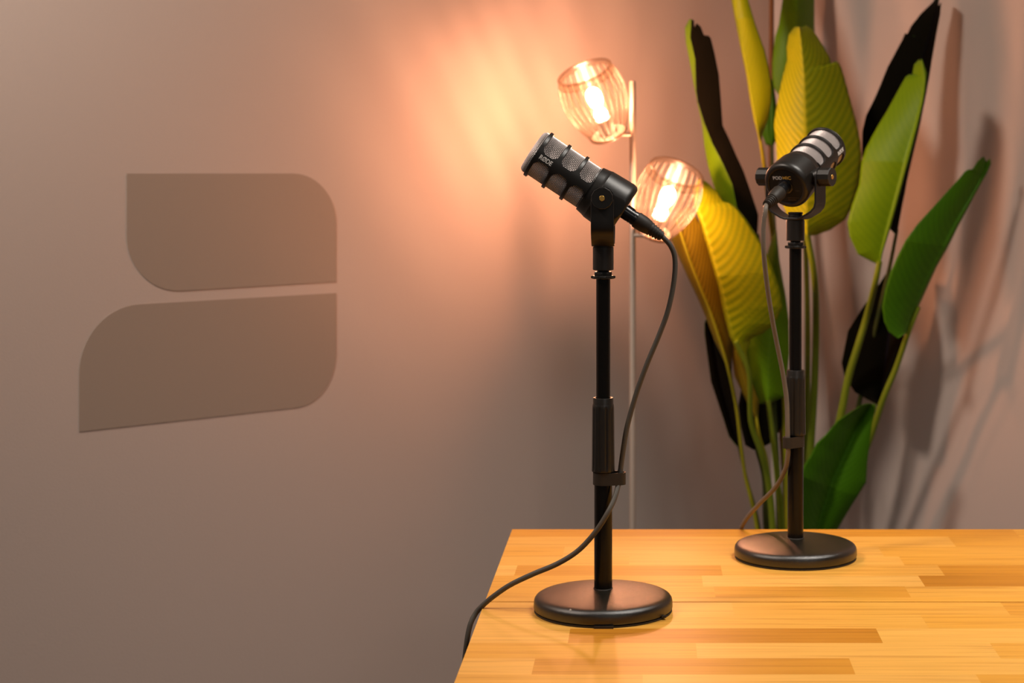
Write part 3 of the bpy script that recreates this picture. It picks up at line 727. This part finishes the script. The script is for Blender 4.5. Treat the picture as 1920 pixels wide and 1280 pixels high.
# 1 far-left tall dark leaf, folded, its lit left half a thin yellow-green strip
L1M = [(1296, 36), (1294, 70), (1303, 110), (1305, 170), (1308, 190), (1320, 230), (1335, 268), (1345, 287), (1356, 308), (1373, 346), (1382, 390), (1400, 415), (1420, 445)]
L1L = [(1292, 36), (1284, 52), (1286, 80), (1292, 110), (1299, 150), (1308, 195), (1316, 232), (1320, 270), (1325, 300), (1331, 325), (1345, 370), (1380, 410), (1420, 445)]
L1R = [(1301, 38), (1303, 58), (1306, 43), (1314, 50), (1320, 66), (1329, 67), (1333, 72), (1340, 100), (1348, 140), (1352, 190), (1355, 235), (1368, 262), (1380, 290), (1394, 320), (1408, 360), (1422, 402), (1420, 445)]
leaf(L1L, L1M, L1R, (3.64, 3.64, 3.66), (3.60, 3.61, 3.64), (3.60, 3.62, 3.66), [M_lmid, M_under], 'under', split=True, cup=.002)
stem([(1420, 440, 3.65), (1436, 540, 3.70), (1447, 700, 3.76), (1456, 860, 3.78), (1462, 1000, 3.78)], (.004, .008), M_stemd)
# 2 tall plain yellow leaf leaving the top of the frame
leaf([(1330, -190), (1334, -120), (1352, -60), (1371, 0), (1380, 47), (1389, 94), (1399, 141), (1406, 187), (1413, 225), (1423, 262)],
     [(1333, -190), (1342, -120), (1358, -60), (1375, 0), (1384, 47), (1392, 94), (1402, 141), (1409, 187), (1417, 225), (1425, 262)],
     [(1338, -190), (1372, -110), (1390, -50), (1403, 0), (1417, 47), (1434, 94), (1441, 124), (1447, 160), (1446, 192), (1440, 223), (1427, 262)],
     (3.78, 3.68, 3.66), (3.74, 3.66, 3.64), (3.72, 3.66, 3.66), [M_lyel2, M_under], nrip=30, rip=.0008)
stem([(1423, 250, 3.65), (1430, 290, 3.67), (1437, 345, 3.72), (1446, 420, 3.74), (1460, 520, 3.76), (1470, 700, 3.78), (1476, 1000, 3.79)], (.0034, .008), M_stemy)
# 3 green leaf behind, leaving the top of the frame
leaf([(1500, -200), (1478, -100), (1467, 0), (1460, 47), (1453, 70), (1448, 117), (1448, 145), (1451, 164), (1462, 182), (1480, 215), (1500, 240)],
     [(1502, -200), (1497, -100), (1494, 0), (1493, 60), (1492, 120), (1494, 180), (1500, 240)],
     [(1506, -200), (1522, -100), (1527, 0), (1527, 47), (1530, 100), (1528, 170), (1502, 240)],
     (3.96, 3.90, 3.86), (3.96, 3.88, 3.86), (4.0, 3.95, 3.9), [M_lmid, M_under], rip=.001)
stem([(1500, 235, 3.87), (1508, 400, 3.86), (1514, 600, 3.85), (1512, 840, 3.83), (1505, 1000, 3.82)], (.0045, .0085), M_stemg)
stem([(1447, -60, 3.95), (1446.5, 60, 3.95), (1446, 170, 3.945), (1446, 300, 3.93), (1452, 500, 3.90), (1466, 800, 3.86), (1476, 1000, 3.84)], (.0052, .0085), M_bark)['label'] = 'brown woody stem'
# small leaf base behind leaves 2 and 5
leaf([(1440, 150), (1430, 210), (1428, 250), (1436, 271), (1447, 274)], [(1445, 150), (1444, 210), (1445, 250), (1447, 274)], [(1450, 150), (1458, 210), (1460, 255), (1450, 273)],
     (3.93, 3.92), (3.92, 3.91), (3.93, 3.92), [M_lgrn, M_under], rip=.0005)
stem([(1447, 270, 3.915), (1450, 400, 3.90), (1462, 600, 3.86), (1474, 1000, 3.82)], (.004, .007), M_stemd)
# 5 big centre yellow leaf
leaf([(1496, 49), (1490, 50), (1479, 64), (1475, 89), (1476, 112), (1467, 145), (1461, 173), (1454, 211), (1451, 234), (1455, 270), (1457, 310), (1461, 350), (1468, 385), (1483, 422), (1510, 443)],
     [(1499, 50), (1503, 94), (1506, 141), (1508, 211), (1509, 253), (1510, 330), (1512, 400), (1514, 443)],
     [(1503, 52), (1512, 47), (1524, 56), (1532, 68), (1546, 90), (1556, 108), (1560, 121), (1567, 115), (1573, 117), (1579, 131), (1587, 159), (1597, 197), (1607, 235), (1613, 265), (1616, 300), (1613, 345), (1598, 388), (1584, 412), (1557, 431), (1530, 441), (1517, 443)],
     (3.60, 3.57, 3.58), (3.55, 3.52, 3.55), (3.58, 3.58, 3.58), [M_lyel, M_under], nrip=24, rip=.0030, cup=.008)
stem([(1513, 436, 3.56), (1527, 520, 3.61), (1530, 600, 3.74), (1527, 720, 3.76), (1519, 850, 3.78), (1508, 1000, 3.79)], (.0062, .0095), M_stemg)
# 8 tall dark leaf on the right, seen from beneath
leaf([(1757, -8), (1749, 4), (1727, 25), (1708, 49), (1700, 66), (1697, 62), (1692, 74), (1679, 98), (1664, 126), (1650, 161), (1639, 186), (1624, 216), (1617, 246), (1616, 290), (1630, 360), (1660, 420), (1680, 440)],
     [(1760, -8), (1756, 16), (1745, 60), (1732, 104), (1722, 160), (1716, 210), (1708, 280), (1697, 360), (1680, 440)],
     [(1762, -8), (1759, 12), (1765, 4), (1763, 27), (1756, 63), (1748, 109), (1742, 148), (1734, 190), (1726, 230), (1712, 290), (1698, 350), (1682, 440)],
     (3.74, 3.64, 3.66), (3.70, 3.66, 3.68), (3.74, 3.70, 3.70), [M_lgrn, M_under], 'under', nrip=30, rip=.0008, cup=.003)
stem([(1682, 430, 3.69), (1668, 500, 3.70), (1640, 620, 3.72), (1600, 800, 3.75), (1540, 1000, 3.78)], (.0035, .007), M_stemd)
# 7 green leaf in front of it
leaf([(1724, 110), (1714, 121), (1710, 141), (1705, 139), (1698, 144), (1691, 156), (1678, 180), (1661, 211), (1648, 232), (1634, 257), (1623, 279), (1615, 305), (1611, 345), (1596, 389), (1589, 417), (1593, 444), (1609, 477), (1626, 486), (1646, 496)],
     [(1727, 110), (1732, 150), (1727, 190), (1714, 240), (1700, 290), (1687, 340), (1672, 395), (1659, 440), (1650, 475), (1648, 497)],
     [(1729, 111), (1738, 137), (1735, 170), (1728, 205), (1721, 235), (1708, 286), (1694, 337), (1680, 389), (1667, 436), (1656, 471), (1650, 497)],
     (3.57, 3.54, 3.56), (3.52, 3.50, 3.55), (3.52, 3.50, 3.55), [M_lmid, M_under], nrip=30, rip=.0008, cup=.006)
stem([(1649, 490, 3.55), (1641, 530, 3.57), (1626, 590, 3.64), (1608, 650, 3.66), (1590, 710, 3.68), (1574, 790, 3.70), (1545, 900, 3.74), (1520, 1000, 3.77)], (.0058, .0105), M_stemg)
# 9 long deep green leaf reaching right
leaf([(1845, 294), (1841, 296), (1833, 303), (1823, 318), (1815, 318), (1809, 322), (1798, 335), (1776, 359), (1749, 389), (1721, 419), (1699, 449), (1683, 480), (1669, 512), (1660, 542), (1654, 575), (1658, 603), (1667, 622), (1683, 634), (1697, 625)],
     [(1848, 300), (1846, 318), (1832, 345), (1812, 380), (1790, 420), (1768, 464), (1750, 498), (1734, 530), (1718, 566), (1705, 600), (1699, 626)],
     [(1849, 306), (1856, 296), (1858, 307), (1850, 326), (1836, 351), (1820, 381), (1798, 422), (1776, 466), (1757, 499), (1742, 532), (1728, 563), (1713, 592), (1702, 626)],
     (3.56, 3.54, 3.58), (3.58, 3.57, 3.60), (3.58, 3.59, 3.62), [M_lgrn, M_under], nrip=34, rip=.0006, cup=.006)
stem([(1722, 575, 3.60), (1702, 626, 3.61), (1680, 690, 3.64), (1657, 745, 3.66), (1620, 850, 3.71), (1550, 1000, 3.76)], (.0050, .0085), M_stemg)
# 11 shaded leaf behind the right stems
leaf([(1667, 505), (1650, 530), (1615, 580), (1590, 620), (1578, 680), (1583, 705), (1603, 735), (1625, 748), (1648, 760)],
     [(1670, 505), (1672, 560), (1668, 620), (1660, 690), (1650, 760)],
     [(1673, 505), (1690, 560), (1696, 620), (1691, 660), (1673, 700), (1652, 760)],
     (3.72, 3.70), (3.74, 3.72), (3.70, 3.70), [M_lgrn, M_under], 'under')
# 10 lower right leaf rising from behind the table
leaf([(1630, 756), (1617, 759), (1593, 773), (1569, 790), (1549, 814), (1531, 831), (1521, 852), (1508, 872), (1495, 910), (1488, 960), (1492, 1030), (1510, 1080)],
     [(1634, 757), (1608, 800), (1585, 850), (1562, 900), (1542, 960), (1524, 1030), (1513, 1080)],
     [(1640, 758), (1642, 764), (1635, 794), (1631, 825), (1626, 869), (1624, 904), (1607, 931), (1586, 965), (1571, 991), (1545, 1035), (1516, 1080)],
     (3.54, 3.54, 3.64), (3.58, 3.60, 3.66), (3.56, 3.60, 3.68), [M_lgrn, M_under], nrip=26, rip=.0012, cup=.008)
stem([(1513, 1075, 3.66), (1508, 1130, 3.70), (1500, 1200, 3.74)], (.005, .008), M_stemg)
# 12 bright green leaf behind the big lower left one
leaf([(1452, 430), (1440, 470), (1430, 520), (1400, 600), (1388, 655), (1402, 697), (1415, 732), (1424, 757), (1436, 757)],
     [(1455, 430), (1452, 500), (1446, 580), (1442, 660), (1440, 757)],
     [(1456, 430), (1462, 490), (1474, 560), (1479, 600), (1480, 663), (1472, 744), (1450, 752), (1444, 757)],
     (3.72, 3.70), (3.70, 3.68), (3.72, 3.70), [M_lmid, M_under], nrip=20, rip=.0006)
stem([(1440, 750, 3.685), (1450, 830, 3.70), (1458, 900, 3.73), (1466, 1000, 3.76)], (.005, .008), M_stemg)
# 13 olive leaf under the lower shade, seen with its pale midrib
leaf([(1262, 405), (1254, 440), (1272, 481), (1289, 519), (1307, 557), (1322, 592), (1340, 640), (1364, 690)],
     [(1268, 405), (1273, 436), (1286, 467), (1300, 507), (1314, 542), (1328, 573), (1346, 627), (1366, 690)],
     [(1290, 385), (1318, 425), (1335, 480), (1350, 530), (1364, 580), (1374, 640), (1372, 670), (1368, 690)],
     (3.60, 3.64), (3.56, 3.62), (3.57, 3.64), [M_lolv, M_under], nrip=24, rip=.0022)
stem([(1268, 412, 3.555), (1286, 467, 3.563), (1300, 507, 3.571), (1314, 542, 3.579), (1330, 580, 3.59), (1347, 629, 3.60), (1365, 690, 3.615), (1380, 760, 3.65), (1390, 840, 3.67), (1398, 895, 3.69), (1408, 935, 3.70), (1420, 995, 3.72)], (.0026, .0045), M_stemy)
# 4 big yellow-green leaf at the lower left, in front
leaf([(1312, 334), (1299, 350), (1300, 385), (1314, 421), (1326, 463), (1337, 503), (1347, 538), (1355, 580), (1368, 630), (1384, 665), (1402, 700)],
     [(1314, 334), (1306, 385), (1319, 421), (1331, 463), (1342, 503), (1352, 538), (1361, 580), (1375, 632), (1390, 662), (1404, 700)],
     [(1317, 335), (1331, 346), (1347, 362), (1357, 378), (1368, 380), (1381, 389), (1399, 411), (1417, 439), (1430, 460), (1442, 486), (1452, 512), (1462, 545), (1466, 575), (1452, 608), (1430, 625), (1408, 634), (1400, 660), (1406, 700)],
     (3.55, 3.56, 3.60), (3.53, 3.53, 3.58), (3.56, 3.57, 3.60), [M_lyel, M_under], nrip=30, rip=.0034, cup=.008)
stem([(1380, 640, 3.56), (1404, 700, 3.585), (1408, 790, 3.63), (1428, 850, 3.66), (1440, 900, 3.69), (1449, 990, 3.72)], (.0045, .008), M_stemg)
# 15 olive yellow lower lobe
leaf([(1374, 640), (1372, 670), (1377, 705), (1391, 735), (1414, 781)], [(1381, 640), (1386, 680), (1398, 725), (1417, 782)], [(1389, 640), (1396, 680), (1408, 712), (1423, 750), (1421, 782)],
     (3.64, 3.66), (3.63, 3.65), (3.64, 3.66), [M_lolv, M_under], rip=.0006)
stem([(1417, 775, 3.655), (1424, 820, 3.66), (1438, 870, 3.69), (1447, 990, 3.73)], (.003, .006), M_stemy)
# 14 near-black leaf at the far lower left
leaf([(1329, 590), (1321, 605), (1321, 625), (1325, 656), (1333, 715), (1343, 745), (1357, 787), (1367, 818), (1382, 836)],
     [(1332, 590), (1334, 620), (1340, 660), (1350, 715), (1364, 770), (1384, 836)],
     [(1336, 590), (1350, 640), (1372, 665), (1372, 697), (1379, 752), (1386, 800), (1387, 836)],
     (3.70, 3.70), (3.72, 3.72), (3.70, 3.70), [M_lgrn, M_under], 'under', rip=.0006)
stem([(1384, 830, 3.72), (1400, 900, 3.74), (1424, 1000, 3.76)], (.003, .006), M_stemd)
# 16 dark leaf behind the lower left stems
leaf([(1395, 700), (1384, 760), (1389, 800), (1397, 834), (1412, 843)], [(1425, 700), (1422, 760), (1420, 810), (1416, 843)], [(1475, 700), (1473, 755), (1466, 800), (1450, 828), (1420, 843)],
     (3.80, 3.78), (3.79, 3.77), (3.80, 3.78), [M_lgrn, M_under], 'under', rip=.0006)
stem([(1418, 838, 3.775), (1434, 900, 3.78), (1438, 1000, 3.79)], (.005, .009), M_stemd)
g = G(); g.lathe([(0, .0), (.105, 0), (.11, .004), (.135, .275), (.142, .28), (.142, .30), (.134, .30), (.128, .255), (0, .255)], 56); obj('pot', g.me('pot', M_pot, angle=40), plant)
g = G(); g.lathe([(.127, .256), (.08, .262), (.03, .266), (0, .267)], 40); obj('soil', g.me('soil', M_soil), plant)
